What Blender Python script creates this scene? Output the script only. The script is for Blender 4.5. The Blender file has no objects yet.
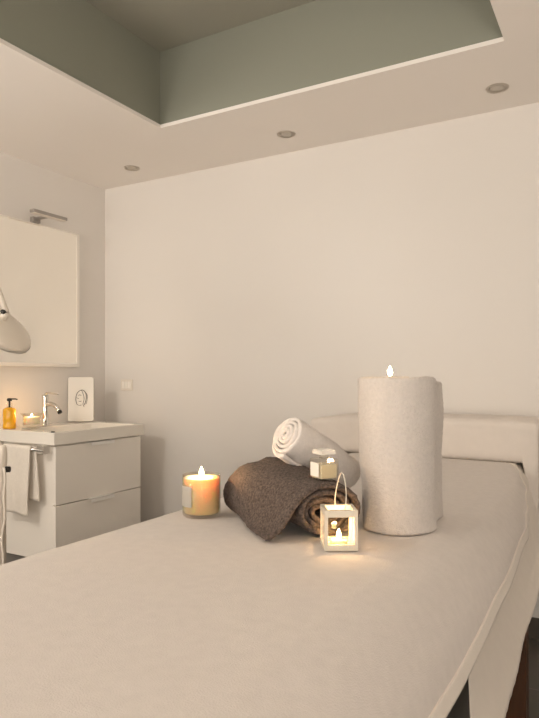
import bpy, bmesh, math, random
from mathutils import Vector, Matrix, noise
random.seed(7)
S = bpy.context.scene
C = S.collection
PI = math.pi
TH = math.radians(29.75)
F = Vector((-math.sin(TH), math.cos(TH), 0)); R = Vector((math.cos(TH), math.sin(TH), 0)); UP = Vector((0, 0, 1))
EYE = 1.12

# ------------------------------------------------------------------ materials
def new_mat(name):
    m = bpy.data.materials.new(name); m.use_nodes = True
    return m, m.node_tree.nodes, m.node_tree.links, m.node_tree.nodes['Principled BSDF']

def mat(name, col, rough=.6, metal=0, bump=0, bscale=300, var=0, vscale=3, detail=3, sheen=0, **kw):
    m, n, l, p = new_mat(name)
    p.inputs['Base Color'].default_value = (*col, 1); p.inputs['Roughness'].default_value = rough
    p.inputs['Metallic'].default_value = metal
    if sheen:
        p.inputs['Sheen Weight'].default_value = sheen; p.inputs['Sheen Tint'].default_value = (*[min(1, c*1.6+.1) for c in col], 1); p.inputs['Sheen Roughness'].default_value = .5
    for k, v in kw.items(): p.inputs[k.replace('_', ' ')].default_value = v
    tc = n.new('ShaderNodeTexCoord')
    if bump:
        t = n.new('ShaderNodeTexNoise'); t.inputs['Scale'].default_value = bscale; t.inputs['Detail'].default_value = detail
        l.new(tc.outputs['Object'], t.inputs['Vector'])
        b = n.new('ShaderNodeBump'); b.inputs['Strength'].default_value = bump; b.inputs['Distance'].default_value = .004 if 'terry' in name else .002
        l.new(t.outputs['Fac'], b.inputs['Height']); l.new(b.outputs['Normal'], p.inputs['Normal'])
    if var:
        t = n.new('ShaderNodeTexNoise'); t.inputs['Scale'].default_value = vscale; t.inputs['Detail'].default_value = 4
        l.new(tc.outputs['Object'], t.inputs['Vector'])
        r = n.new('ShaderNodeValToRGB')
        a = tuple(max(0, c*(1-var)) for c in col); z = tuple(min(1, c*(1+var)) for c in col)
        r.color_ramp.elements[0].position = .3; r.color_ramp.elements[1].position = .7
        r.color_ramp.elements[0].color = (*a, 1); r.color_ramp.elements[1].color = (*z, 1)
        l.new(t.outputs['Fac'], r.inputs['Fac']); l.new(r.outputs['Color'], p.inputs['Base Color'])
    return m

def glass(name, col, fac=.15, rough=.05):
    """clear thin glass: transparent body with a Fresnel gloss"""
    m, n, l, p = new_mat(name)
    n.remove(p)
    tr = n.new('ShaderNodeBsdfTransparent'); tr.inputs['Color'].default_value = (*col, 1)
    gl = n.new('ShaderNodeBsdfGlossy'); gl.inputs['Roughness'].default_value = rough
    fr = n.new('ShaderNodeLayerWeight'); fr.inputs['Blend'].default_value = .22
    ad = n.new('ShaderNodeMath'); ad.operation = 'MULTIPLY_ADD'; ad.use_clamp = True; ad.inputs[1].default_value = .55; ad.inputs[2].default_value = fac*.3
    mx = n.new('ShaderNodeMixShader')
    l.new(fr.outputs['Facing'], ad.inputs[0]); l.new(ad.outputs[0], mx.inputs['Fac'])
    l.new(tr.outputs[0], mx.inputs[1]); l.new(gl.outputs[0], mx.inputs[2])
    l.new(mx.outputs[0], n['Material Output'].inputs['Surface'])
    return m

def emit(name, col, strength):
    m, n, l, p = new_mat(name)
    p.inputs['Base Color'].default_value = (*col, 1)
    p.inputs['Emission Color'].default_value = (*col, 1); p.inputs['Emission Strength'].default_value = strength
    return m

def wax_mat(name, col, radius, scale):
    m, n, l, p = new_mat(name)
    p.inputs['Base Color'].default_value = (*col, 1); p.inputs['Roughness'].default_value = .35
    p.inputs['Subsurface Weight'].default_value = 1
    p.inputs['Subsurface Radius'].default_value = radius; p.inputs['Subsurface Scale'].default_value = scale
    return m

WALL = (.77, .735, .695)
M = dict(
    wall=mat('plaster wall', WALL, .42, bump=.05, bscale=60, var=.012, vscale=1.2),
    side_wall=mat('matt plaster', WALL, .75, bump=.05, bscale=60, var=.012, vscale=1.2),
    ceiling=mat('ceiling paint', (.92, .87, .82), .8, bump=.03, bscale=80),
    recess=mat('grey green ceiling paint', (.36, .35, .29), .8, bump=.04, bscale=60),
    brushed=mat('brushed metal', (.42, .39, .36), .35, .7),
    green=mat('grey green paint', (.30, .305, .25), .75, bump=.04, bscale=60),
    skirt=mat('dark skirting tile', (.075, .062, .048), .45, var=.2, vscale=6),
    white=mat('white lacquer', (.90, .855, .79), .28),
    lit_white=mat('lit white lacquer', (.95, .93, .89), .3),  # drawer handles: light from above put into a brighter base colour
    ceramic=mat('glazed ceramic', (.84, .80, .73), .12),
    chrome=mat('chrome', (.72, .69, .65), .14, 1),
    plastic=mat('cream plastic', (.80, .73, .64), .35),
    black=mat('black plastic', (.012, .011, .010), .35),
    blanket=mat('cream fleece', (.66, .61, .57), .95, bump=.55, bscale=420, var=.03, vscale=45, detail=5, sheen=.1),
    sheet=mat('cotton sheet', (.76, .70, .63), .9, bump=.25, bscale=700, var=.015, vscale=30, sheen=.1),
    pillow=mat('cotton pillow cover', (.74, .68, .625), .9, bump=.25, bscale=600, var=.015, vscale=30, sheen=.1),
    terry=mat('white terry', (.70, .645, .60), .97, bump=1, bscale=360, var=.045, vscale=130, detail=6, sheen=.05),
    flannel=mat('white terry flannel', (.86, .80, .75), .97, bump=1, bscale=360, var=.04, vscale=130, detail=6, sheen=.05),
    brown=mat('taupe terry', (.108, .080, .066), .97, bump=.9, bscale=330, var=.6, vscale=190, detail=6, sheen=.22),
    hand=mat('cotton hand towel', (.82, .76, .68), .95, bump=.6, bscale=400, var=.03, vscale=80),
    vinyl=mat('grey vinyl', (.14, .135, .13), .5, bump=.1, bscale=500),
    wood=None,
    amber=mat('amber soap', (.85, .42, .01), .12, Transmission_Weight=.0, Coat_Weight=.5),
    glass=glass('clear glass', (.97, .96, .92)),
    smoke=glass('tinted jar glass', (.93, .90, .85), .03),
    frost=mat('thick cast glass', (.90, .87, .80), .25, Alpha=.55),
    pane=glass('window glass', (.97, .96, .92), .0),
    wax=wax_mat('ivory wax', (1.0, .78, .50), (1.0, .52, .22), .04),
    wax2=wax_mat('white wax', (.95, .86, .72), (1.0, .6, .3), .02),
    oil=mat('pale oil', (.72, .62, .42), .2),
    label=mat('paper label', (.85, .80, .72), .6),
    flame=emit('candle flame', (1.0, .72, .38), 60),
    tin=mat('aluminium cup', (.75, .72, .68), .3, 1),
    white_metal=mat('white enamel metal', (.70, .64, .53), .4),
    ink=mat('dark ink', (.06, .05, .045), .5),
    lens=mat('lamp glass', (.56, .51, .44), .3),
    mirror=mat('silvered mirror', (.93, .90, .84), .0, 1),
    plate=mat('switch plate', (.80, .74, .66), .35),
)
def wood_mat():
    m, n, l, p = new_mat('dark brown wood')
    tc = n.new('ShaderNodeTexCoord'); mp = n.new('ShaderNodeMapping'); mp.inputs['Scale'].default_value = (30, 30, 3)
    t = n.new('ShaderNodeTexNoise'); t.inputs['Scale'].default_value = 3; t.inputs['Detail'].default_value = 6
    r = n.new('ShaderNodeValToRGB')
    r.color_ramp.elements[0].color = (.045, .018, .007, 1); r.color_ramp.elements[1].color = (.11, .045, .018, 1)
    l.new(tc.outputs['Object'], mp.inputs[0]); l.new(mp.outputs[0], t.inputs['Vector']); l.new(t.outputs['Fac'], r.inputs['Fac'])
    l.new(r.outputs['Color'], p.inputs['Base Color']); p.inputs['Roughness'].default_value = .4
    return m
M['wood'] = wood_mat()
def tile_mat():
    m, n, l, p = new_mat('grey stone floor tiles')
    tc = n.new('ShaderNodeTexCoord')
    b = n.new('ShaderNodeTexBrick'); b.offset = 0
    b.inputs['Scale'].default_value = 1; b.inputs['Brick Width'].default_value = .6; b.inputs['Row Height'].default_value = .6
    b.inputs['Mortar Size'].default_value = .003
    b.inputs['Color1'].default_value = (.135, .12, .098, 1); b.inputs['Color2'].default_value = (.15, .132, .108, 1)
    b.inputs['Mortar'].default_value = (.24, .21, .175, 1)
    t = n.new('ShaderNodeTexNoise'); t.inputs['Scale'].default_value = 9; t.inputs['Detail'].default_value = 6
    mx = n.new('ShaderNodeMix'); mx.data_type = 'RGBA'; mx.blend_type = 'MULTIPLY'; mx.inputs['Factor'].default_value = .35
    l.new(tc.outputs['Object'], b.inputs['Vector']); l.new(tc.outputs['Object'], t.inputs['Vector'])
    l.new(b.outputs['Color'], mx.inputs['A']); l.new(t.outputs['Color'], mx.inputs['B'])
    l.new(mx.outputs['Result'], p.inputs['Base Color']); p.inputs['Roughness'].default_value = .4
    return m
M['tile'] = tile_mat()

# ------------------------------------------------------------------ helpers
def link(name, bm, m, parent=None, smooth=False, bevel=0, seg=2, kind=None):
    me = bpy.data.meshes.new(name)
    bmesh.ops.recalc_face_normals(bm, faces=bm.faces)
    bm.to_mesh(me); bm.free()
    if m is not None: me.materials.append(m)
    for p in me.polygons: p.use_smooth = smooth
    o = bpy.data.objects.new(name, me); C.objects.link(o)
    if parent is not None:
        o.parent = parent
        # parts are modelled in world coordinates; parents are unrotated and unscaled empties
        o.location = -parent.location
    if bevel:
        b = o.modifiers.new('bevel', 'BEVEL'); b.width = bevel; b.segments = seg; b.limit_method = 'ANGLE'; b.angle_limit = math.radians(40)
        if not smooth:
            for p in me.polygons: p.use_smooth = True
            b.harden_normals = True
    if kind: o['kind'] = kind
    return o

def thing(name, loc, label, cat, group=None):
    o = bpy.data.objects.new(name, None); C.objects.link(o); o.location = loc; o.empty_display_size = .05
    o['label'] = label; o['category'] = cat
    if group: o['group'] = group
    bpy.context.view_layer.update()
    return o

def tag(o, label, cat, group=None):
    o['label'] = label; o['category'] = cat
    if group: o['group'] = group
    return o

def box(bm, x0, x1, y0, y1, z0, z1, T=None):
    v = [bm.verts.new(Vector(p)) for p in ((x0,y0,z0),(x1,y0,z0),(x1,y1,z0),(x0,y1,z0),(x0,y0,z1),(x1,y0,z1),(x1,y1,z1),(x0,y1,z1))]
    if T is not None:
        for q in v: q.co = T @ q.co
    for f in ((0,3,2,1),(4,5,6,7),(0,1,5,4),(1,2,6,5),(2,3,7,6),(3,0,4,7)): bm.faces.new([v[i] for i in f])
    return v

def frame_T(origin, ex, ey, ez):
    m = Matrix.Identity(4)
    for i in range(3):
        m[i][0], m[i][1], m[i][2], m[i][3] = ex[i], ey[i], ez[i], origin[i]
    return m

def basis(axis):
    a = axis.normalized(); h = Vector((0,0,1)) if abs(a.z) < .9 else Vector((1,0,0))
    x = h.cross(a).normalized(); return x, a.cross(x), a

def lathe(bm, prof, T, n=40, close=True):
    """prof: (r, z) pairs; T maps local z to the axis"""
    rings = []
    for r, z in prof:
        if r < 1e-6: rings.append([bm.verts.new(T @ Vector((0,0,z)))])
        else: rings.append([bm.verts.new(T @ Vector((r*math.cos(2*PI*i/n), r*math.sin(2*PI*i/n), z))) for i in range(n)])
    for a, b in zip(rings, rings[1:]):
        for i in range(n):
            j = (i+1) % n
            if len(a) == 1 and len(b) == 1: continue
            if len(a) == 1: bm.faces.new([a[0], b[j], b[i]])
            elif len(b) == 1: bm.faces.new([a[i], a[j], b[0]])
            else: bm.faces.new([a[i], a[j], b[j], b[i]])
    if close:
        for rg, in_ in ((rings[0], True), (rings[-1], False)):
            if len(rg) > 1: bm.faces.new(rg if not in_ else list(reversed(rg)))

def tube(bm, pts, r, n=12):
    pts = [Vector(p) for p in pts]; rings = []
    x = None
    for i, p in enumerate(pts):
        t = (pts[min(i+1, len(pts)-1)] - pts[max(i-1, 0)]).normalized()
        if x is None: x, y, _ = basis(t)
        else:
            x = (x - t*x.dot(t)).normalized(); y = t.cross(x)
        rr = r[i] if isinstance(r, (list, tuple)) else r
        rings.append([bm.verts.new(p + x*rr*math.cos(2*PI*k/n) + y*rr*math.sin(2*PI*k/n)) for k in range(n)])
    for a, b in zip(rings, rings[1:]):
        for k in range(n): bm.faces.new([a[k], a[(k+1)%n], b[(k+1)%n], b[k]])
    bm.faces.new(list(reversed(rings[0]))); bm.faces.new(rings[-1])

def spline(ctrl, n):
    """Catmull-Rom through control points"""
    P = [Vector(c) for c in ctrl]; P = [P[0]*2-P[1]] + P + [P[-1]*2-P[-2]]
    out = []
    segs = len(P)-3
    for i in range(n+1):
        s = min(i/n*segs, segs-1e-9); k = int(s); t = s-k
        a, b, c, d = P[k:k+4]
        out.append(.5*((2*b)+(c-a)*t+(2*a-5*b+4*c-d)*t*t+(3*b-a-3*c+d)*t**3))
    return out

def resample(pts, step):
    pts = [Vector(p) for p in pts]; L = [0]
    for a, b in zip(pts, pts[1:]): L.append(L[-1] + (b-a).length)
    n = max(2, int(L[-1]/step)); out = []; k = 0
    for i in range(n+1):
        s = L[-1]*i/n
        while k < len(L)-2 and L[k+1] < s: k += 1
        t = (s-L[k])/max(1e-9, L[k+1]-L[k]); out.append(pts[k].lerp(pts[k+1], min(1, t)))
    return out

def fuzz(bm, amp, scale, amp2=0, scale2=20):
    bm.normal_update()
    for v in bm.verts:
        p = v.co
        d = amp*(noise.noise(p*scale) + .6*noise.noise(p*scale*2.3))
        if amp2: d += amp2*noise.noise(p*scale2 + Vector((3, 7, 1)))
        v.co = v.co + v.normal*d

def rolled_cloth(profile, thick, length, step, to_world, amp=.0008, scale=230, amp2=.001, scale2=18, edge=.004):
    """a long cloth rolled along a 2D profile; both faces, hems and roll ends are modelled"""
    pts = resample(profile, step); n = len(pts)
    nor = []
    for i in range(n):
        t = (pts[min(i+1, n-1)] - pts[max(i-1, 0)]).normalized(); nor.append(Vector((-t.y, t.x)))
    rows = [0, edge*.35, edge]; k = max(2, int((length-2*edge)/step))
    rows += [edge + (length-2*edge)*i/k for i in range(1, k)] + [length-edge, length-edge*.35, length]
    bm = bmesh.new(); A = []; B = []
    for j, w in enumerate(rows):
        h = thick/2
        if j in (0, len(rows)-1): h *= .35
        elif j in (1, len(rows)-2): h *= .8
        ra, rb = [], []
        for i, p in enumerate(pts):
            hh = h*(.5 if i in (0, n-1) else .9 if i in (1, n-2) else 1)
            ra.append(bm.verts.new(to_world(p + nor[i]*hh, w, i/(n-1)))); rb.append(bm.verts.new(to_world(p - nor[i]*hh, w, i/(n-1))))
        A.append(ra); B.append(rb)
    for j in range(len(rows)-1):
        for i in range(n-1):
            bm.faces.new([A[j][i], A[j][i+1], A[j+1][i+1], A[j+1][i]])
            bm.faces.new([B[j][i], B[j+1][i], B[j+1][i+1], B[j][i+1]])
        for i in (0, n-1): bm.faces.new([A[j][i], A[j+1][i], B[j+1][i], B[j][i]])
    for j in (0, len(rows)-1):
        for i in range(n-1): bm.faces.new([A[j][i], B[j][i], B[j][i+1], A[j][i+1]])
    bmesh.ops.recalc_face_normals(bm, faces=bm.faces)
    fuzz(bm, amp, scale, amp2, scale2)
    return bm

def sheet_grid(fn, nu, nv, thick):
    """cloth as a closed thin shell: fn(u, v) -> world point"""
    bm = bmesh.new()
    g = [[bm.verts.new(fn(i/nu, j/nv)) for i in range(nu+1)] for j in range(nv+1)]
    for j in range(nv):
        for i in range(nu): bm.faces.new([g[j][i], g[j][i+1], g[j+1][i+1], g[j+1][i]])
    bm.normal_update()
    return bm

def solid(o, t, off=-1):
    m = o.modifiers.new('thickness', 'SOLIDIFY'); m.thickness = t; m.offset = off

def at_depth(px, py, d):
    return F*d + R*((px-269.5)/622*d) + UP*(EYE-(py-376)/622*d)

# ------------------------------------------------------------------ room
XL, YB, XR, YF = -2.83, 2.873, 1.35, -1.9
ZC, ZR = 2.288, 2.655
def struct(name, m, *boxes, bevel=0):
    bm = bmesh.new()
    for b in boxes: box(bm, *b)
    return link(name, bm, m, bevel=bevel, kind='structure')
struct('floor', M['tile'], (XL-.1, XR+.1, YF-.1, YB+.1, -.1, 0))
struct('wall_back', M['wall'], (XL-.1, XR+.1, YB, YB+.12, 0, ZR+.1))
struct('wall_left', M['side_wall'], (XL-.12, XL, YF-.1, YB, 0, ZR+.1))
struct('wall_right', M['side_wall'], (XR, XR+.12, YF-.1, YB, 0, ZR+.1))
struct('wall_front', M['side_wall'], (XL, XR, YF-.12, YF, 0, ZR+.1))
RX0, RX1, RY0, RY1 = -1.90, -.365, -1.0, 2.289
struct('ceiling', M['ceiling'],
       (XL, RX0, YF, YB, ZC, ZC+.016), (RX1, XR, YF, YB, ZC, ZC+.016),
       (RX0, RX1, RY1, YB, ZC, ZC+.016), (RX0, RX1, YF, RY0, ZC, ZC+.016))
g = .012
struct('ceiling_recess', M['green'],
       (RX0-.12, RX0-g, RY0-.12, RY1+.12, ZC+.016, ZR), (RX1+g, RX1+.12, RY0-.12, RY1+.12, ZC+.016, ZR),
       (RX0-g, RX1+g, RY1+g, RY1+.12, ZC+.016, ZR), (RX0-g, RX1+g, RY0-.12, RY0-g, ZC+.016, ZR))
struct('ceiling_recess_top', M['recess'],
       (RX0-.12, RX1+.12, RY0-.12, RY1+.12, ZR, ZR+.05))
struct('baseboard_back', M['skirt'], (XL, XR, YB-.012, YB, 0, .088), bevel=.002)
struct('baseboard_left', M['skirt'], (XL, XL+.012, YF, YB-.012, 0, .088), bevel=.002)
struct('baseboard_right', M['skirt'], (XR-.012, XR, YF, YB-.012, 0, .088), bevel=.002)

# recessed downlights
spot_names = ['small round recessed downlight in the ceiling corner above the mirror wall, dimmest and farthest',
              'small round recessed downlight halfway along the lowered ceiling, above the candle and towels',
              'small round recessed downlight at the right end of the row, nearest the green recess corner']
first = None
for i, x in enumerate((-2.404, -1.42, -.45)):
    if first is None:
        t = thing('recessed_downlight', (x, 2.648, ZC), spot_names[i], 'ceiling light', 'downlights in the lowered ceiling')
        T = Matrix.Translation((x, 2.648, ZC))
        bm = bmesh.new(); lathe(bm, [(.030, -.001), (.036, -.0045), (.043, -.0035), (.045, .0)], T, close=False)
        bmesh.ops.solidify(bm, geom=bm.faces[:], thickness=.001)
        link('trim_ring', bm, M['plate'], t, smooth=True)
        bm = bmesh.new(); lathe(bm, [(0, -.0022), (.02, -.0018), (.0295, -.0008), (.0295, -.0002)], T)
        link('lamp', bm, M['lens'], t, smooth=True)
        first = t
    else:
        t = first.copy(); C.objects.link(t); t.location.x = x; t['label'] = spot_names[i]
        for ch in list(first.children):
            c = ch.copy(); C.objects.link(c); c.parent = t

# ------------------------------------------------------------------ wall mirror and its lamp
MY0, MY1, MZ0, MZ1 = 1.62, 2.644, 1.173, 1.959
t = thing('wall_mirror', (XL, 2.1, MZ0), 'large rectangular mirror with thin pale frame hung above the washbasin', 'mirror')
bm = bmesh.new(); box(bm, XL+.004, XL+.018, MY0+.02, MY1-.02, MZ0+.02, MZ1-.006); link('mirror_glass', bm, M['mirror'], t)
bm = bmesh.new()
for b in ((MY0, MY1, MZ0, MZ0+.02), (MY0, MY1, MZ1-.006, MZ1), (MY0, MY0+.02, MZ0+.02, MZ1-.006), (MY1-.02, MY1, MZ0+.02, MZ1-.006)):
    box(bm, XL+.001, XL+.021, *b)
link('frame', bm, M['white'], t, bevel=.0015)
t = thing('mirror_lamp', (XL+.03, 2.33, MZ1), 'slim chrome bar lamp clamped on the top edge of the mirror', 'lamp')
bm = bmesh.new(); box(bm, -2.735, -2.700, 2.225, 2.455, 1.985, 2.003); link('lamp_bar', bm, M['brushed'], t, bevel=.004)
bm = bmesh.new(); box(bm, -2.733, -2.702, 2.235, 2.445, 1.9815, 1.985); link('diffuser', bm, M['plastic'], t)
bm = bmesh.new(); box(bm, -2.806, -2.735, 2.32, 2.35, 1.981, 1.990); box(bm, XL+.010, XL+.034, 2.30, 2.35, 1.9605, 1.990); link('clamp', bm, M['brushed'], t, bevel=.002)

# ------------------------------------------------------------------ vanity
VX, VY0, VY1, VZ = -2.33, 2.036, 2.673, .8525
t = thing('vanity_cabinet', (-2.58, 2.355, .21), 'white two-drawer vanity cabinet hung on the wall under the washbasin', 'cabinet')
bm = bmesh.new(); box(bm, XL+.002, VX-.032, VY0+.022, VY1-.022, .232, VZ-.062); link('body', bm, M['white'], t, bevel=.0015)
for z0, z1 in ((.505, VZ-.068), (.234, .500)):
    bm = bmesh.new(); box(bm, VX-.031, VX-.013, VY0+.021, VY1-.021, z0, z1)
    d = link('drawer', bm, M['white'], t, bevel=.0015)
    bm = bmesh.new(); box(bm, VX-.028, VX+.010, 2.265, 2.425, z1+.0004, z1+.0042); box(bm, VX+.007, VX+.010, 2.265, 2.425, z1-.014, z1+.0042)
    h = link('handle', bm, M['lit_white'], d, bevel=.0008)
    h.location = (0, 0, 0)
# basin
t = thing('washbasin', (-2.58, 2.355, VZ-.06), 'white ceramic washbasin top with shallow rectangular bowl on the vanity cabinet', 'sink')
bm = bmesh.new()
x0, x1, y0, y1 = XL+.002, VX, VY0, VY1
outer = [(x0,y0),(x1,y0),(x1,y1),(x0,y1)]
ix0, ix1, iy0, iy1 = x0+.17, x1-.012, y0+.045, y1-.045
def rr(x0, x1, y0, y1, r, n=5):
    o = []
    for cx, cy, a0 in ((x0+r,y0+r,PI),(x1-r,y0+r,1.5*PI),(x1-r,y1-r,0),(x0+r,y1-r,.5*PI)):
        for i in range(n+1): a = a0+PI/2*i/n; o.append((cx+r*math.cos(a), cy+r*math.sin(a)))
    return o
lo = [bm.verts.new((x, y, VZ-.06)) for x, y in rr(x0, x1, y0, y1, .006)]
hi = [bm.verts.new((x, y, VZ)) for x, y in rr(x0, x1, y0, y1, .006)]
r1 = [bm.verts.new((x, y, VZ)) for x, y in rr(ix0, ix1, iy0, iy1, .05)]
r2 = [bm.verts.new((x, y, VZ-.035)) for x, y in rr(ix0+.02, ix1-.012, iy0+.03, iy1-.03, .05)]
r3 = [bm.verts.new((x, y, VZ-.05)) for x, y in rr(ix0+.07, ix1-.06, iy0+.10, iy1-.10, .05)]
n_ = len(lo)
for a, b in ((lo, hi), (hi, r1), (r1, r2), (r2, r3)):
    for i in range(n_): bm.faces.new([a[i], a[(i+1)%n_], b[(i+1)%n_], b[i]])
bm.faces.new(r3); bm.faces.new(list(reversed(lo)))
link('basin', bm, M['ceramic'], t, bevel=.003, seg=3)
cx, cy = (ix0+ix1)/2-.03, 2.355
bm = bmesh.new(); lathe(bm, [(0, .003), (.018, .003), (.022, .001), (.022, -.0005)], Matrix.Translation((cx, cy, VZ-.0495)), 24); link('drain', bm, M['chrome'], t, smooth=True)
# tap
tx, ty = -2.70, 2.30
t = thing('basin_tap', (tx, ty, VZ), 'chrome single-lever mixer tap with curved spout on the washbasin', 'tap')
T = Matrix.Translation((tx, ty, VZ))
bm = bmesh.new(); lathe(bm, [(.026, .0003), (.026, .006), (.0185, .010), (.0175, .05), (.0165, .135), (.0175, .15), (.0165, .163), (.010, .169), (0, .170)], T, 28); link('body', bm, M['chrome'], t, smooth=True)
bm = bmesh.new(); tube(bm, spline([(tx+.01, ty, VZ+.115), (tx+.05, ty, VZ+.118), (tx+.085, ty, VZ+.105), (tx+.108, ty, VZ+.082)], 14), [.0125]*5+[.0115]*10, 16); link('spout', bm, M['chrome'], t, smooth=True)
bm = bmesh.new(); tube(bm, [(tx+.106, ty, VZ+.084), (tx+.114, ty, VZ+.072)], .0118, 16); link('aerator', bm, M['black'], t, smooth=True)
bm = bmesh.new(); tube(bm, spline([(tx, ty, VZ+.166), (tx+.02, ty, VZ+.177), (tx+.05, ty+.0, VZ+.175), (tx+.098, ty, VZ+.172)], 12), [.008]*4+[.0045]*9, 12); link('lever', bm, M['chrome'], t, smooth=True)
# small black plug at the corner
bm = bmesh.new(); lathe(bm, [(.0085, .0003), (.0095, .003), (.008, .006), (0, .0065)], Matrix.Translation((VX-.022, VY0+.012, VZ)), 20)
tag(link('basin_plug', bm, M['black'], smooth=True), 'tiny round black plug lying on the front corner of the washbasin', 'plug')

# soap bottle
sx, sy = -2.715, 2.088
t = thing('soap_dispenser', (sx, sy, VZ), 'amber liquid soap bottle with black pump on the washbasin edge', 'soap bottle')
T = Matrix.Translation((sx, sy, VZ+.0006))
bm = bmesh.new(); lathe(bm, [(0, 0), (.028, 0), (.032, .004), (.0325, .012), (.0315, .02), (.030, .03), (.0315, .04), (.032, .09), (.030, .098), (.022, .105), (.0135, .108)], T, 32); link('bottle', bm, M['amber'], t, smooth=True)
bm = bmesh.new(); lathe(bm, [(.0135, .108), (.0145, .112), (.0145, .128), (.011, .131), (.006, .132), (.006, .137)], T, 24); link('collar', bm, M['glass'], t, smooth=True)
bm = bmesh.new(); lathe(bm, [(.0045, .10), (.0045, .139), (.011, .139), (.0125, .142), (.0125, .150), (.009, .154), (0, .155)], T, 24)
tube(bm, [(sx, sy, VZ+.151), (sx+.026, sy+.016, VZ+.151), (sx+.034, sy+.021, VZ+.148)], .0035, 10); link('pump', bm, M['black'], t, smooth=True)

# flame helper
def flame(base, h, r, parent, wick=True):
    if wick:
        bm = bmesh.new(); tube(bm, [base-UP*.006, base+UP*.003, base+UP*.006+R*.001], .0008, 6); link('wick', bm, M['ink'], parent, smooth=True)
    bm = bmesh.new(); lathe(bm, [(0, 0), (r*.6, h*.08), (r, h*.28), (r*.85, h*.5), (r*.45, h*.75), (r*.15, h*.93), (0, h)], Matrix.Translation(base+UP*.004), 16)
    link('flame', bm, M['flame'], parent, smooth=True)
def flame_light(name, p, power, radius=.008):
    l = bpy.data.lights.new(name, 'POINT'); l.energy = power; l.color = (1.0, .62, .30); l.shadow_soft_size = radius
    o = bpy.data.objects.new(name, l); C.objects.link(o); o.location = p
    return o

# candle glass on the washbasin
kx, ky = -2.655, 2.175
t = thing('tealight_glass', (kx, ky, VZ), 'lit candle in a wide clear glass beside the amber soap on the washbasin', 'candle')
T = Matrix.Translation((kx, ky, VZ+.0006))
bm = bmesh.new(); lathe(bm, [(0, 0), (.038, 0), (.041, .004), (.042, .022), (.044, .060), (.054, .072), (.0555, .0745), (.053, .0735), (.0415, .060), (.039, .022), (.036, .018), (0, .017)], T, 40); link('glass', bm, M['glass'], t, smooth=True)
bm = bmesh.new(); lathe(bm, [(0, .022), (.0375, .022), (.039, .027), (.0408, .054), (.038, .057), (0, .054)], T, 36); link('wax', bm, M['wax2'], t, smooth=True)
flame(Vector((kx, ky, VZ+.056)), .014, .004, t)
flame_light('tealight_glass_light', (kx, ky, VZ+.082), .65)

# drawn plaque / box
c = Vector((-2.742, 2.592, VZ)); ex = Vector((math.cos(math.radians(42)), math.sin(math.radians(42)), 0)); ey = Vector((-ex.y, ex.x, 0))
tilt = math.radians(4); ez = (UP*math.cos(tilt) + ey*math.sin(tilt)); en = (ey*math.cos(tilt) - UP*math.sin(tilt))
T = frame_T(c+UP*.0035, ex, en, ez)
t = thing('decorative_plaque', c, 'pale rounded upright plaque with a dark line sketch, leaning at the back of the washbasin', 'plaque')
bm = bmesh.new()
pts = rr(-.072, .072, 0, .258, .014)
f0 = [bm.verts.new(T @ Vector((x, -.018, z))) for x, z in pts]; f1 = [bm.verts.new(T @ Vector((x, .018, z))) for x, z in pts]
bm.faces.new(f0); bm.faces.new(list(reversed(f1)))
for i in range(len(pts)): bm.faces.new([f0[i], f0[(i+1)%len(pts)], f1[(i+1)%len(pts)], f1[i]])
link('slab', bm, M['ceramic'], t, bevel=.004, seg=3)
bm = bmesh.new()
def stroke(pl, r):
    tube(bm, [T @ Vector((x, -.0185, z)) for x, z in [(p.x, p.y) for p in spline([(a, b, 0) for a, b in pl], 26)]], r, 6)
stroke([(-.022, .10), (-.028, .13), (-.020, .165), (.004, .182), (.022, .172), (.030, .15), (.028, .12), (.018, .094)], .0018)
stroke([(.004, .18), (.014, .155), (.018, .13), (.012, .10), (.018, .085)], .0016)
stroke([(.022, .172), (.036, .15), (.034, .12), (.028, .10)], .0012)
stroke([(-.022, .10), (-.008, .092), (.004, .096)], .0013)
stroke([(-.014, .15), (-.006, .154), (.002, .15)], .0014)
stroke([(-.012, .118), (-.004, .115), (.004, .119)], .0014)
stroke([(-.024, .14), (-.016, .132), (-.010, .134)], .0009)
link('line_drawing', bm, M['ink'], t, smooth=True)

# towel rail + hand towel
ry, rz = VY0-.035, .772
t = thing('towel_rail', (-2.56, VY0+.02, rz), 'chrome towel rail on the side of the vanity cabinet', 'towel rail')
bm = bmesh.new(); tube(bm, [(-2.745, ry, rz), (-2.365, ry, rz)], .0065, 14); link('bar', bm, M['chrome'], t, smooth=True)
for bx_ in (-2.385, -2.735):
    bm = bmesh.new(); box(bm, bx_-.021, bx_+.021, ry-.004, VY0+.0215, rz-.02, rz+.02); link('bracket', bm, M['chrome'], t, bevel=.003)
bm = bmesh.new()
path = [(ry-.020+.004, .462), (ry-.019, .56), (ry-.013, .70), (ry-.0125, rz-.004), (ry-.006, rz+.0115), (ry, rz+.014), (ry+.006, rz+.0115), (ry+.0115, rz-.004), (ry+.0125, .70), (ry+.014, .62), (ry+.014, .53)]
pp = spline([(a, b, 0) for a, b in path], 70)
def hand_fn(u, v):
    p = pp[int(round(v*70))]; s = max(0, (v-.5)*2); s2 = max(0, (.5-v)*2)
    x = -2.635 + .195*u + .035*s - .0*s2 + .006*s2*math.sin(s2*5)
    wav = .003*math.sin(u*9+v*3)*(s2+s*.4)
    return Vector((x, p.x - (wav if v < .5 else -abs(wav)*.4) - (.002 if v < .5 else 0), p.y + .004*math.sin(u*5)*(abs(v-.5)*2)))
o = link('hand_towel', sheet_grid(hand_fn, 30, 70, .004), M['hand'], smooth=True); solid(o, .006, 0)
tag(o, 'white hand towel folded over the chrome rail beside the vanity', 'towel')

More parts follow.
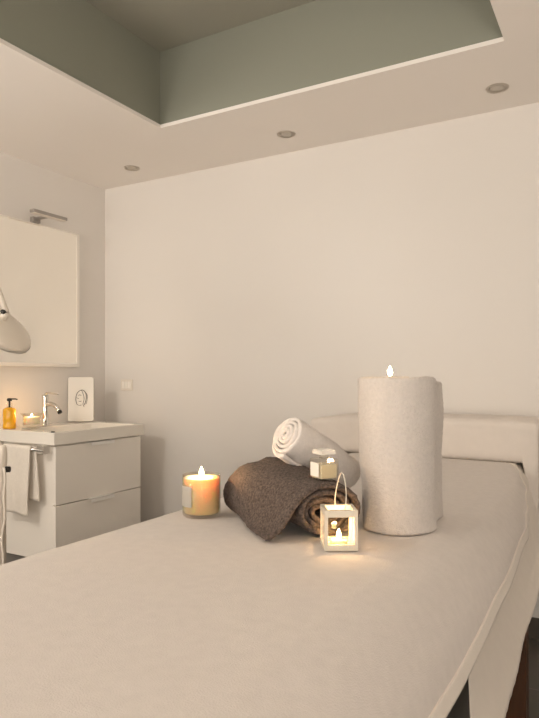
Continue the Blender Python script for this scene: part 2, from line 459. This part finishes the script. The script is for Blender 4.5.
# light switch
sc = Vector((-2.645, YB, 1.065))
t = thing('light_switch', sc, 'pale three-button light switch plate on the wall beyond the vanity', 'light switch')
bm = bmesh.new(); box(bm, sc.x-.048, sc.x+.048, YB-.007, YB-.0005, sc.z-.034, sc.z+.034); link('plate', bm, M['plate'], t, bevel=.003)
for k in range(3):
    x = sc.x-.024+.024*k; bm = bmesh.new(); box(bm, x-.0108, x+.0108, YB-.0105, YB-.007, sc.z-.021, sc.z+.021); link('button', bm, M['white'], t, bevel=.001)

# ------------------------------------------------------------------ magnifying lamp on a stand
hc = at_depth(-3, 326, 2.2)
sp = at_depth(1.5, 500, 2.2); sp.z = 0
t = thing('magnifying_lamp', sp, 'cream magnifying treatment lamp on a floor stand beside the vanity, round tilted head', 'lamp')
n_ax = (R*.66 + UP*.72 - F*.22).normalized(); ex, ey, ez = basis(n_ax)
T = frame_T(hc, ex*1.08, ey*1.08, ez)
bm = bmesh.new(); lathe(bm, [(.070, -.012), (.104, -.018), (.117, -.014), (.122, -.004), (.121, .004), (.112, .014), (.085, .026), (.055, .033), (.02, .036), (0, .0365)], T, 56, close=False)
lathe(bm, [(.070, -.012), (.068, -.004), (.04, .002), (0, .002)], T, 56, close=False)
bmesh.ops.remove_doubles(bm, verts=bm.verts, dist=.0001)
head = link('lamp_head', bm, M['plastic'], t, smooth=True)
bm = bmesh.new(); lathe(bm, [(.1195, -.012), (.1235, -.010), (.1245, -.004), (.1225, .000)], T, 56, close=False)
bmesh.ops.solidify(bm, geom=bm.faces[:], thickness=.001); h = link('rim', bm, M['ceramic'], head, smooth=True); h.location = (0, 0, 0)
bm = bmesh.new(); lathe(bm, [(0, -.016), (.05, -.014), (.068, -.011), (.068, -.006), (.05, -.003), (0, -.001)], T, 40); h = link('magnifier_lens', bm, M['glass'], head, smooth=True); h.location = (0, 0, 0)
j0 = hc + n_ax*.036 + R*.0; j1 = j0 + n_ax*.03 - R*.004
bm = bmesh.new(); tube(bm, [j0-n_ax*.004, j1], .013, 18); link('joint', bm, M['plastic'], t, smooth=True)
bm = bmesh.new(); tube(bm, [j1-F*.018-R*.006, j1+F*.018-R*.006], .008, 18); link('knob', bm, M['black'], t, smooth=True)
elbow = at_depth(-60, 130, 2.35); colz = .80; col = Vector((sp.x, sp.y, colz)); up2 = at_depth(-14, 395, 2.2)
bm = bmesh.new(); tube(bm, [j1, elbow], .010, 14); link('upper_arm', bm, M['plastic'], t, smooth=True)
bm = bmesh.new(); tube(bm, spline([col, at_depth(-1, 446, 2.2), up2, elbow], 30), .010, 14); link('lower_arm', bm, M['plastic'], t, smooth=True)
bm = bmesh.new(); lathe(bm, [(.016, 0), (.016, .74), (.019, .745), (.019, .80), (.013, .815), (0, .816)], Matrix.Translation((sp.x, sp.y, .06)), 20); link('pole', bm, M['plastic'], t, smooth=True)
bm = bmesh.new(); tube(bm, [col+R*.004-UP*.01, col+R*.030-UP*.01], [.012, .010], 14); link('knob', bm, M['black'], t, smooth=True)
bm = bmesh.new(); pr = [col + R*(.016+.004*math.sin(z*11)+.003*math.sin(z*31)) - F*.02 - UP*z*.70 for z in [i/40 for i in range(41)]]
tube(bm, [p for p in pr], .0045, 10); link('power_cord', bm, M['plastic'], t, smooth=True)
for k in range(5):
    a = 2*PI*k/5+.5; dv = Vector((math.cos(a), math.sin(a), 0)); b0 = Vector((sp.x, sp.y, .085))
    bm = bmesh.new(); tube(bm, [b0, b0+dv*.23-UP*.02], [.02, .012], 12); lg = link('leg', bm, M['plastic'], t, smooth=True)
    bm = bmesh.new(); q = Vector((sp.x, sp.y, .03))+dv*.23; w = Vector((-dv.y, dv.x, 0)); tube(bm, [q-w*.012, q+w*.012], .029, 18); tube(bm, [q+UP*.025, q+UP*.04], .006, 8)
    h = link('caster', bm, M['black'], lg, smooth=True); h.location = (0, 0, 0)

# ------------------------------------------------------------------ massage table
TX0, TX1, TY0, TY1, TZ = -1.035, -.325, .22, 2.86, .76
t = thing('massage_table', (-.68, 1.55, 0), 'massage table with dark wooden legs and grey padded top under cream covers', 'massage table')
bm = bmesh.new(); box(bm, TX0+.01, TX1-.012, TY0, TY1-.01, .585, .748); link('padded_top', bm, M['vinyl'], t, bevel=.045, seg=5)
bm = bmesh.new(); box(bm, TX0+.05, TX1-.021, TY0+.08, 2.50, .49, .583); link('frame', bm, M['wood'], t, bevel=.004)
bm = bmesh.new(); box(bm, TX1-.02, TX1-.006, TY0+.1, 1.95, .22, .584); link('side_panel', bm, M['vinyl'], t, bevel=.003)
for x in (TX0+.085, TX1+.0245):
    for y in (.55, 2.135):
        bm = bmesh.new(); box(bm, x-.03, x+.03, y-.035, y+.035, .002, .488); link('leg', bm, M['wood'], t, bevel=.004)

def lerp_keys(keys, y):
    if y <= keys[0][0]: return keys[0][1:]
    for a, b in zip(keys, keys[1:]):
        if y <= b[0]:
            s = (y-a[0])/(b[0]-a[0]); s = s*s*(3-2*s)
            return tuple(p+(q-p)*s for p, q in zip(a[1:], b[1:]))
    return keys[-1][1:]
# under sheet (cotton), hem hanging lower
def sheet_fn(u, v):
    y = 1.34 + (2.80-1.34)*v
    zr = .35 + .166*(y-1.488)
    yy = y
    tuck = .038*max(0, min(1, (2.3-y)/.5))
    ctrl = [(-1.055, .42), (-1.055, .62), (-1.045, .728), (-1.0, .7535), (-.70, .7535), (-.40, .7525), (-.355, .742), (-.322-tuck*.3, .705), (-.292-tuck, .62), (-.262-tuck*.6, .50), (-.232, zr)]
    pl = _sheet_cache.setdefault(round(y, 5), resample([Vector((a, b, 0)) for a, b in [(q.x, q.y) for q in spline([(a, b, 0) for a, b in ctrl], 90)]], .006))
    k = u*(len(pl)-1); i = min(int(k), len(pl)-2); q = pl[i].lerp(pl[i+1], k-i)
    below = max(0, min(1, (.70-q.y)/.35)) if q.x > -.5 else 0
    x = q.x + below*(.004*math.sin(y*9+.6) + .002*math.sin(y*23))
    yo = -1.6*max(0, (.50-q.y))*(1-v)**3*(1 if q.x > -.5 else 0)
    z = q.y + (.02*max(0, min(1, (y-2.2)/.35)) if q.y > .7 else 0) + max(0, below-.75)*.012*math.sin(y*150)
    return Vector((x, yy+yo*.7, z))
_sheet_cache = {}
o = link('cotton_sheet', sheet_grid(sheet_fn, 150, 150, .002), M['sheet'], smooth=True); solid(o, .0015, -1)
tag(o, 'cream cotton sheet hanging lowest down the right side of the massage table', 'sheet')

# top fleece blanket
RK = [(.0, -.235, .60), (1.0, -.235, .60), (1.5, -.240, .618), (2.0, -.253, .625), (2.15, -.268, .655), (2.3, -.287, .694), (2.45, -.325, .728), (2.545, -.368, .760)]
_bc = {}
def blanket_prof(y):
    xh, zh = lerp_keys(RK, y)
    k = (zh-.60)/.16
    xe = -.372 - .01*k
    ctrl = [(-1.085, .50), (-1.08, .62), (-1.076, .708), (-1.055, .747), (-1.005, .7605), (-.70, .7605), (-.44, .7605), (xe, .7600-.001*k)]
    m1 = (xe+(xh-xe)*.50, .757+(zh-.757)*.12); m2 = (xe+(xh-xe)*.86, .757+(zh-.757)*.55)
    ctrl += [m1, m2, (xh, zh)]
    return resample([Vector((p.x, p.y, 0)) for p in spline([(a, b, 0) for a, b in ctrl], 120)], .004)
def blanket_fn(u, v):
    y = .20 + (2.545-.20)*v
    pl = _bc.setdefault(round(y, 5), blanket_prof(y))
    k = u*(len(pl)-1); i = min(int(k), len(pl)-2); q = pl[i].lerp(pl[i+1], k-i)
    p = Vector((q.x, y, q.y))
    side = max(0, min(1, (.755-q.y)/.1))
    if q.x > -.6:
        p.x += side*(.003*math.sin(y*5.5) + .002*noise.noise(Vector((y*6, 2, 0))))
        p.z += side*.003*noise.noise(Vector((y*4, 0, 9)))
    if q.y > .7: p.z += .026*max(0, min(1, (y-2.15)/.38))**1.5
    far = max(0, 1-abs((q.x+.70)/.5)) if True else 0
    top = 1 if q.y > .75 else 0
    # soft undulation, kept flat where things stand
    p.z += top*.0011*noise.noise(Vector((q.x*7, y*5, 1))) - top*.0011
    return p
o = link('fleece_blanket', sheet_grid(blanket_fn, 190, 300, .003), M['blanket'], smooth=True); solid(o, .003, -1)
blanket = o
tag(o, 'cream fleece blanket spread over the massage table, carrying the candle and towels', 'blanket')

def hem_fn(u, v):
    p = blanket_fn(.975+.025*u, v); return p + Vector((.0028, 0, .0012))
h = link('hem', sheet_grid(hem_fn, 6, 300, .003), M['sheet'], o, smooth=True); solid(h, .005, -1)
h['label'] = 'paler stitched hem'
# head bolster under a cotton cover
PX0, PX1, PY0, PY1 = -1.255, -.286, 2.552, 2.855
t = thing('bolster_pillow', (-.77, 2.7, .79), 'long cream covered bolster lying across the wall end of the massage table', 'pillow')
def pil(u, v):
    # v around the section (closed), u along x
    a = 2*PI*v; e = .30
    cy_, cz_ = math.copysign(abs(math.cos(a))**e, math.cos(a)), math.copysign(abs(math.sin(a))**e, math.sin(a))
    s = abs(2*u-1); sh = (1-s**9)**.35 if s < 1 else 0
    hx = PX0 + (PX1-PX0)*(.5+.5*math.copysign(abs(2*u-1)**.92, 2*u-1))
    cz = .864; hz = .090 - .008*max(0, (-.8-hx))/.4
    e2 = max(0, min(1, (hx+.348)/.040)); e2 = e2*e2*(3-2*e2)
    e3 = max(0, min(1, (-1.12-hx)/.07)); e3 = e3*e3*(3-2*e3); lo = max(e2, e3)
    if cz_ < 0: hz += .30*lo
    fw = -.05*lo*max(0, -cz_)**2*(1 if cy_ < 0 else 0)
    return Vector((hx, 2.7035 + fw + .148*cy_*(.88+.12*sh), cz + hz*cz_*(.80+.20*sh) + (-.010 if hx < -1.0 else 0)*min(1, (-1.0-hx)/.2)))
bm = bmesh.new(); NU, NV = 120, 110
us = [.5-.5*math.cos(PI*i/NU) for i in range(NU+1)]
gr = [[bm.verts.new(pil(u, j/NV)) for j in range(NV)] for u in us]
for i in range(NU):
    for j in range(NV): bm.faces.new([gr[i][j], gr[i][(j+1)%NV], gr[i+1][(j+1)%NV], gr[i+1][j]])
bm.faces.new(gr[0]); bm.faces.new(gr[-1])
fuzz(bm, .0006, 40, .004, 6)
link('cover', bm, M['pillow'], t, smooth=True)
# ------------------------------------------------------------------ tall rolled towel
ZT = TZ+.0015
tc = Vector((-.469, 1.431, 0))
def tall_profile():
    pts = []
    R0, pitch = .085, .0135; turns = 5.4
    N = 900
    for i in range(N+1):
        a = -turns*2*PI*(1-i/N)
        r = R0 + a/(2*PI)*pitch
        pts.append(Vector((r*math.cos(a), r*math.sin(a))))
    for s in (.02, .045, .07, .095, .118): pts.append(Vector((R0 + .052*(s/.118)**1.5, s)))
    return pts
HT = .355
def tall_world(p, w, s):
    k = 1.01 + .12*(w/HT-.45)
    x = (p.x*k if p.x < 0 else p.x*(1+.03*(w/HT-.45))); y = p.y*(k if p.y < 0.02 else 1)
    lean = -.004*(w/HT)
    wob = .0025*math.sin(w*22+p.y*20)*(1 if p.y > .05 else .3)
    z = ZT + w - (.010*(1 if False else 0))
    z -= (.012*max(0, (s-.9)/.1))*(w/HT)          # the loose end sits slightly lower at its top
    z -= .0115*max(0, min(1, (.46-s)/.06))*max(0, (w/HT-.8)/.2)
    z += (.003*noise.noise(Vector((p.x*40, p.y*40, 3))))*(w/HT)
    return tc + R*(x+lean+wob) + F*y + UP*z
bm = rolled_cloth(tall_profile(), .0125, HT, .0028, tall_world, amp=.0018, scale=215, amp2=.0022, scale2=16, edge=.006)
for v in bm.verts:
    if v.co.z < ZT: v.co.z = ZT
o = link('rolled_bath_towel', bm, M['terry'], smooth=True)
tag(o, 'tall white bath towel rolled and standing upright on the massage table', 'towel')

# tealight on the tall towel
tp = tc - R*.021 - F*.02; tp.z = ZT+HT-.0075
t = thing('tealight', tp, 'small lit tealight on top of the tall upright white towel roll', 'candle', None)
T = Matrix.Translation(tp)
bm = bmesh.new(); lathe(bm, [(0, 0), (.0175, 0), (.0185, .001), (.0188, .009), (.0195, .0098), (.018, .0095), (.0175, .002), (0, .0015)], T, 36); link('cup', bm, M['tin'], t, smooth=True)
bm = bmesh.new(); lathe(bm, [(0, .0018), (.0172, .0022), (.0175, .0070), (0, .0066)], T, 30); link('wax', bm, M['wax2'], t, smooth=True)
flame(tp+UP*.007, .024, .0062, t)
flame_light('tealight_light', tp+UP*.045, .25)

# ------------------------------------------------------------------ brown rolled towel
O0 = Vector((-.580, 1.250, 0)); AX = Vector((-.772, .635, 0)).normalized(); PU = Vector((-.635, -.772, 0)).normalized()
def brown_profile():
    pts = []; N = 500; th_end = math.radians(58); turns = 3.35
    for i in range(N+1):
        a = th_end + turns*2*PI*(1-i/N)
        k = 1 - .235*(turns*(1-i/N))
        wob = 1+.05*math.sin(a*1.7)*(1-i/N)
        pts.append(Vector((-.012 + .079*k*wob*math.cos(a) + .006*(1-k), .0605 - .006*(1-k) + .0545*k*wob*math.sin(a))))
    # loose tail down to the blanket in front
    e = pts[-1]
    for q in ((.052, .094), (.074, .070), (.094, .040), (.114, .0165), (.132, .0068)): pts.append(Vector(q))
    sm = [pts[0]]
    for i in range(1, len(pts)-1): sm.append(pts[i])
    sm.append(pts[-1])
    tail = spline([(p.x, p.y, 0) for p in sm[-9:]], 60)
    return sm[:-8] + [Vector((p.x, p.y)) for p in tail[8:]]
BL = .335
BP = brown_profile()
def _len(pl): return sum((b-a).length for a, b in zip(pl, pl[1:]))
S0 = _len(BP[:494])/_len(BP)
FAR = spline([(.030, .128, 0), (.075, .121, 0), (.108, .092, 0), (.127, .055, 0), (.122, .024, 0), (.110, .0075, 0)], 99)
def brown_world(p, w, s):
    f = w/BL
    k = 1 + .17*f
    u = p.x*k; v = p.y*k
    if s > S0:                                   # the front falls steeper and rounder towards the far end
        q = FAR[min(99, int((s-S0)/(1-S0)*99))]; w8 = max(0, min(1, (f-.05)/.8)); w8 = w8*w8*(3-2*w8)
        u += (q.x-u)*w8; v += (q.y-v)*w8
    # outer layers overhang the core at the near end, and the ends are uneven
    along = w - .017*max(0, 1-f*3)*(1 if s > .62 else s/.62) + .010*max(0, 1-f*3)*(1-s) + .006*noise.noise(Vector((s*14, 0, 2)))*max(0, 1-f*4)
    along += -.020*max(0, (s-.88)/.12)*(1-f)*-1
    lump = .004*noise.noise(Vector((u*12, v*12, w*9)))
    if v > .02: v += lump*1.6
    if s > .9 and v < .012: v = max(v, .0062)
    return O0 + AX*along + PU*u + UP*(ZT + v)
bm = rolled_cloth(BP, .0115, BL, .003, brown_world, amp=.0024, scale=260, amp2=.0012, scale2=22, edge=.006)
for v in bm.verts:
    if v.co.z < ZT: v.co.z = ZT
o = link('rolled_towel', bm, M['brown'], smooth=True)
tag(o, 'plush brown towel rolled up lying between the amber candle and the lantern', 'towel')

# ------------------------------------------------------------------ small white rolled towel
A = at_depth(287.5, 436, 1.575); dirv = (R*.70 - UP*.495 + F*.515).normalized()
# cross-section axes: e1 horizontal-ish, e2 up-ish
e1 = dirv.cross(UP).normalized(); e2 = e1.cross(dirv).normalized()
if e2.z < 0: e2 = -e2
SR = .0545
def small_profile():
    pts = []; N = 500; turns = 4.3; end = math.radians(-70)
    for i in range(N+1):
        a = end - turns*2*PI*(1-i/N)
        r = SR*(1 - .215*(turns*(1-i/N)))
        pts.append(Vector((r*math.cos(a), r*math.sin(a))))
    return pts
SL = .24
def small_world(p, w, s):
    f = w/SL; k = 1 + .04*min(1, f*2.2) - .25*max(0, f-.5)
    core = -.012*(1-s)*max(0, 1-f*4)
    flat = 1
    return A + dirv*(w+core+.004*noise.noise(Vector((s*16, 1, 5)))*max(0, 1-f*5)) + e1*(p.x*k) + e2*(p.y*k*1.0)
bm = rolled_cloth(small_profile(), .0108, SL, .0026, small_world, amp=.001, scale=270, amp2=.003, scale2=24, edge=.004)
o = link('rolled_hand_towel', bm, M['flannel'], smooth=True)
tag(o, 'small white towel roll leaning across the top of the brown towel', 'towel')

# ------------------------------------------------------------------ square glass bottle on the brown towel
bc = at_depth(324, 478, 1.408); bc.z = .886
t = thing('glass_bottle', bc, 'small square glass bottle with flat stopper and white label on the brown towel', 'bottle')
a = TH + math.radians(28); ex = Vector((math.cos(a), math.sin(a), 0)); ey = Vector((-ex.y, ex.x, 0)); T = frame_T(bc, ex, ey, UP)
h = .0245
bm = bmesh.new(); box(bm, -h, h, -h, h, 0, .048, T); link('bottle', bm, M['glass'], t, bevel=.004, seg=3)
bm = bmesh.new(); box(bm, -h+.003, h-.003, -h+.003, h-.003, .004, .036, T); link('oil', bm, M['oil'], t, bevel=.003)
bm = bmesh.new(); box(bm, -h-.0009, -h-.0002, -.017, .017, .009, .040, T); link('label', bm, M['label'], t)
bm = bmesh.new()
lathe(bm, [(.0105, .048), (.0105, .056)], T, 24); link('neck', bm, M['glass'], t, smooth=True)
bm = bmesh.new(); box(bm, -.0195, .0195, -.0195, .0195, .0565, .0685, T); link('stopper', bm, M['frost'], t, bevel=.003, seg=3)

# ------------------------------------------------------------------ lantern
fc = at_depth(341.3, 552, 1.272); fc.z = ZT
a = TH + math.radians(2.5); ex = Vector((math.cos(a), math.sin(a), 0)); ey = Vector((-ex.y, ex.x, 0))
T = frame_T(fc, ex, ey, UP)
t = thing('lantern', fc+ey*.035, 'small white metal lantern with glass window, punched side and wire handle, lit inside', 'lantern')
W, D, H_ = .0345, .069, .083
bm = bmesh.new()
def LB(x0, x1, y0, y1, z0, z1): box(bm, x0, x1, y0, y1, z0, z1, T)
LB(-W, W, 0, D, .0003, .003)
q = .0075
for x in (-W, W-q):
    for y in (0, D-.004): LB(x, x+q, y, y+.004, .003, H_)
for y in (0, D-.004):
    LB(-W+q, W-q, y, y+.004, H_-.014, H_); LB(-W+q, W-q, y, y+.004, .003, .013)
for x in (-W, W-.0015):
    LB(x, x+.0015, .004, D-.004, H_-.010, H_); LB(x, x+.0015, .004, D-.004, .003, .010)
# top rim folded inward
for b in ((-W+.0015, W-.0015, .004, .010), (-W+.0015, W-.0015, D-.010, D-.004), (-W+.0015, -W+.008, .010, D-.010), (W-.008, W-.0015, .010, D-.010)):
    LB(b[0], b[1], b[2], b[3], H_-.0015, H_)
link('frame', bm, M['white_metal'], t, bevel=.0005)
def punched(x):
    bm = bmesh.new(); ny, nz = 27, 31; y0, y1, z0, z1 = .004, D-.004, .010, H_-.010
    g = {}
    def V(i, j, k): 
        if (i, j, k) not in g: g[(i, j, k)] = bm.verts.new(T @ Vector((x+k*.0010, y0+(y1-y0)*i/ny, z0+(z1-z0)*j/nz)))
        return g[(i, j, k)]
    keep = set()
    for i in range(ny):
        for j in range(nz):
            dy = abs(i-13); dz = abs(j-15)
            hole = (math.sin(dy*1.25+dz*.55) + math.sin(dz*1.1-dy*.7)) > .25 and 0 < i < ny-1 and 0 < j < nz-1
            if not hole: keep.add((i, j))
    for (i, j) in keep:
        for k in (0, 1): bm.faces.new([V(i,j,k), V(i+1,j,k), V(i+1,j+1,k), V(i,j+1,k)])
        for (di, dj), (a_, b_) in {(-1,0):((i,j),(i,j+1)), (1,0):((i+1,j),(i+1,j+1)), (0,-1):((i,j),(i+1,j)), (0,1):((i,j+1),(i+1,j+1))}.items():
            if (i+di, j+dj) not in keep: bm.faces.new([V(*a_,0), V(*b_,0), V(*b_,1), V(*a_,1)])
    return bm
for x in (-W+.0002, W-.0012): link('punched_panel', punched(x), M['white_metal'], t)
for y in (.0018, D-.0026):
    bm = bmesh.new(); box(bm, -W+q, W-q, y, y+.0008, .013, H_-.014, T); link('window_glass', bm, M['pane'], t)
bm = bmesh.new()
hp = [T @ Vector(p) for p in ((-.004, .058, H_-.004), (-.004, .056, H_+.02), (.001, .047, H_+.055), (.006, .036, H_+.0715), (.011, .027, H_+.062), (.013, .017, H_+.03), (.010, .012, H_-.004))]
tube(bm, spline(hp, 60), .0012, 8); link('handle', bm, M['white_metal'], t, smooth=True)
# tealight inside the lantern
lp = T @ Vector((0, .034, .0034))
t = thing('tealight', lp, 'lit tealight burning inside the small white metal lantern', 'candle')
TT = Matrix.Translation(lp)
bm = bmesh.new(); lathe(bm, [(0, 0), (.0180, 0), (.019, .001), (.0193, .014), (.0200, .0150), (.0185, .0146), (.018, .002), (0, .0015)], TT, 36); link('cup', bm, M['glass'], t, smooth=True)
bm = bmesh.new(); lathe(bm, [(0, .0018), (.0175, .0022), (.0178, .0115), (0, .011)], TT, 30); link('wax', bm, M['wax2'], t, smooth=True)
flame(lp+UP*.0115, .020, .0048, t)
flame_light('lantern_light', lp+UP*.030, .75, .006)

# ------------------------------------------------------------------ candle in a glass jar
cc = Vector((-.947, 1.304, ZT))
t = thing('jar_candle', cc, 'lit amber-glowing candle in a straight glass jar left of the brown towel', 'candle')
T = Matrix.Translation(cc)
bm = bmesh.new(); lathe(bm, [(0, .0), (.044, 0), (.048, .003), (.049, .010), (.049, .104), (.0482, .1055), (.0470, .104), (.0468, .012), (.044, .008), (0, .0075)], T, 56); link('jar', bm, M['smoke'], t, smooth=True)
bm = bmesh.new(); lathe(bm, [(0, .0082), (.0435, .0085), (.0462, .0125), (.0464, .096), (.045, .0985), (.03, .0965), (0, .095)], T, 48); link('wax', bm, M['wax'], t, smooth=True)
bm = bmesh.new()
a0, a1 = math.radians(165+20), math.radians(165+75)
base_a = TH
for i in range(14):
    pass
NA = 16; ang = [math.radians(-172 + 58*i/NA) + TH for i in range(NA+1)]
lo_ = [bm.verts.new(cc + Vector((.0496*math.cos(a), .0496*math.sin(a), .028))) for a in ang]; hi_ = [bm.verts.new(cc + Vector((.0496*math.cos(a), .0496*math.sin(a), .080))) for a in ang]
for i in range(NA): bm.faces.new([lo_[i], lo_[i+1], hi_[i+1], hi_[i]])
bmesh.ops.solidify(bm, geom=bm.faces[:], thickness=.0003)
link('label', bm, M['label'], t, smooth=True)
flame(cc+UP*.096, .026, .006, t)
flame_light('jar_candle_light', cc+UP*.114, 2.6, .008)

# ------------------------------------------------------------------ room light
def area(name, loc, aim, size, power, col, spread=None):
    l = bpy.data.lights.new(name, 'AREA'); l.shape = 'RECTANGLE'; l.size, l.size_y = size; l.energy = power; l.color = col
    o = bpy.data.objects.new(name, l); C.objects.link(o); o.location = loc
    o.rotation_euler = (Vector(aim)-Vector(loc)).to_track_quat('-Z', 'Y').to_euler()
    return o
area('rear_fill_light', (-.9, YF+.05, .95), (-.9, 1.2, 4.0), (2.6, 1.3), 28, (1.0, .945, .87))  # added fill behind the camera, no window in that wall
area('left_fill_light', (XL+.06, -1.0, 1.0), (-1.2, .0, 3.0), (1.2, 1.2), 10, (1.0, .945, .87))  # fill added at the left wall, which has no window
area('soffit_fill_light', (-2.3, -.7, 1.15), (-2.3, -.3, 3.0), (.5, .5), 27, (1.0, .935, .86))  # added to brighten the lowered ceiling from below, no lamp stands here
area('soffit_fill_light', (.5, -.6, 1.15), (.5, 0, 3.0), (.5, .5), 19, (1.0, .935, .86))  # second added ceiling fill, on the right, also without a lamp
area('ceiling_light', (-2.2, -.15, 2.24), (-2.35, 2.6, .9), (.30, .30), 20, (1.0, .91, .81))
area('right_fill_light', (XR-.12, -1.35, 1.05), (-2.4, 1.9, 1.5), (1.1, 1.3), 27, (1.0, .945, .87))  # added fill for the drawer fronts from the rear right, no window there
w = bpy.data.worlds.new('world'); S.world = w; w.use_nodes = True
w.node_tree.nodes['Background'].inputs[0].default_value = (1, .93, .85, 1); w.node_tree.nodes['Background'].inputs[1].default_value = .3

# ------------------------------------------------------------------ camera
cam = bpy.data.cameras.new('camera'); co = bpy.data.objects.new('camera', cam); C.objects.link(co)
co.location = (0, 0, EYE); co.rotation_euler = (PI/2, 0, TH)
cam.sensor_fit = 'AUTO'; cam.sensor_width = 36; cam.lens = 622/718*36; cam.shift_y = 17/718; cam.clip_start = .02
S.camera = co
S.view_settings.view_transform = 'Standard'; S.view_settings.look = 'None'; S.view_settings.gamma = 1; S.view_settings.use_curve_mapping = False
S.view_settings.exposure = -0.05
S.cycles.use_denoising = True; S.cycles.max_bounces = 12; S.cycles.diffuse_bounces = 6; S.cycles.transparent_max_bounces = 16
S.cycles.caustics_reflective = True; S.cycles.sample_clamp_indirect = 25
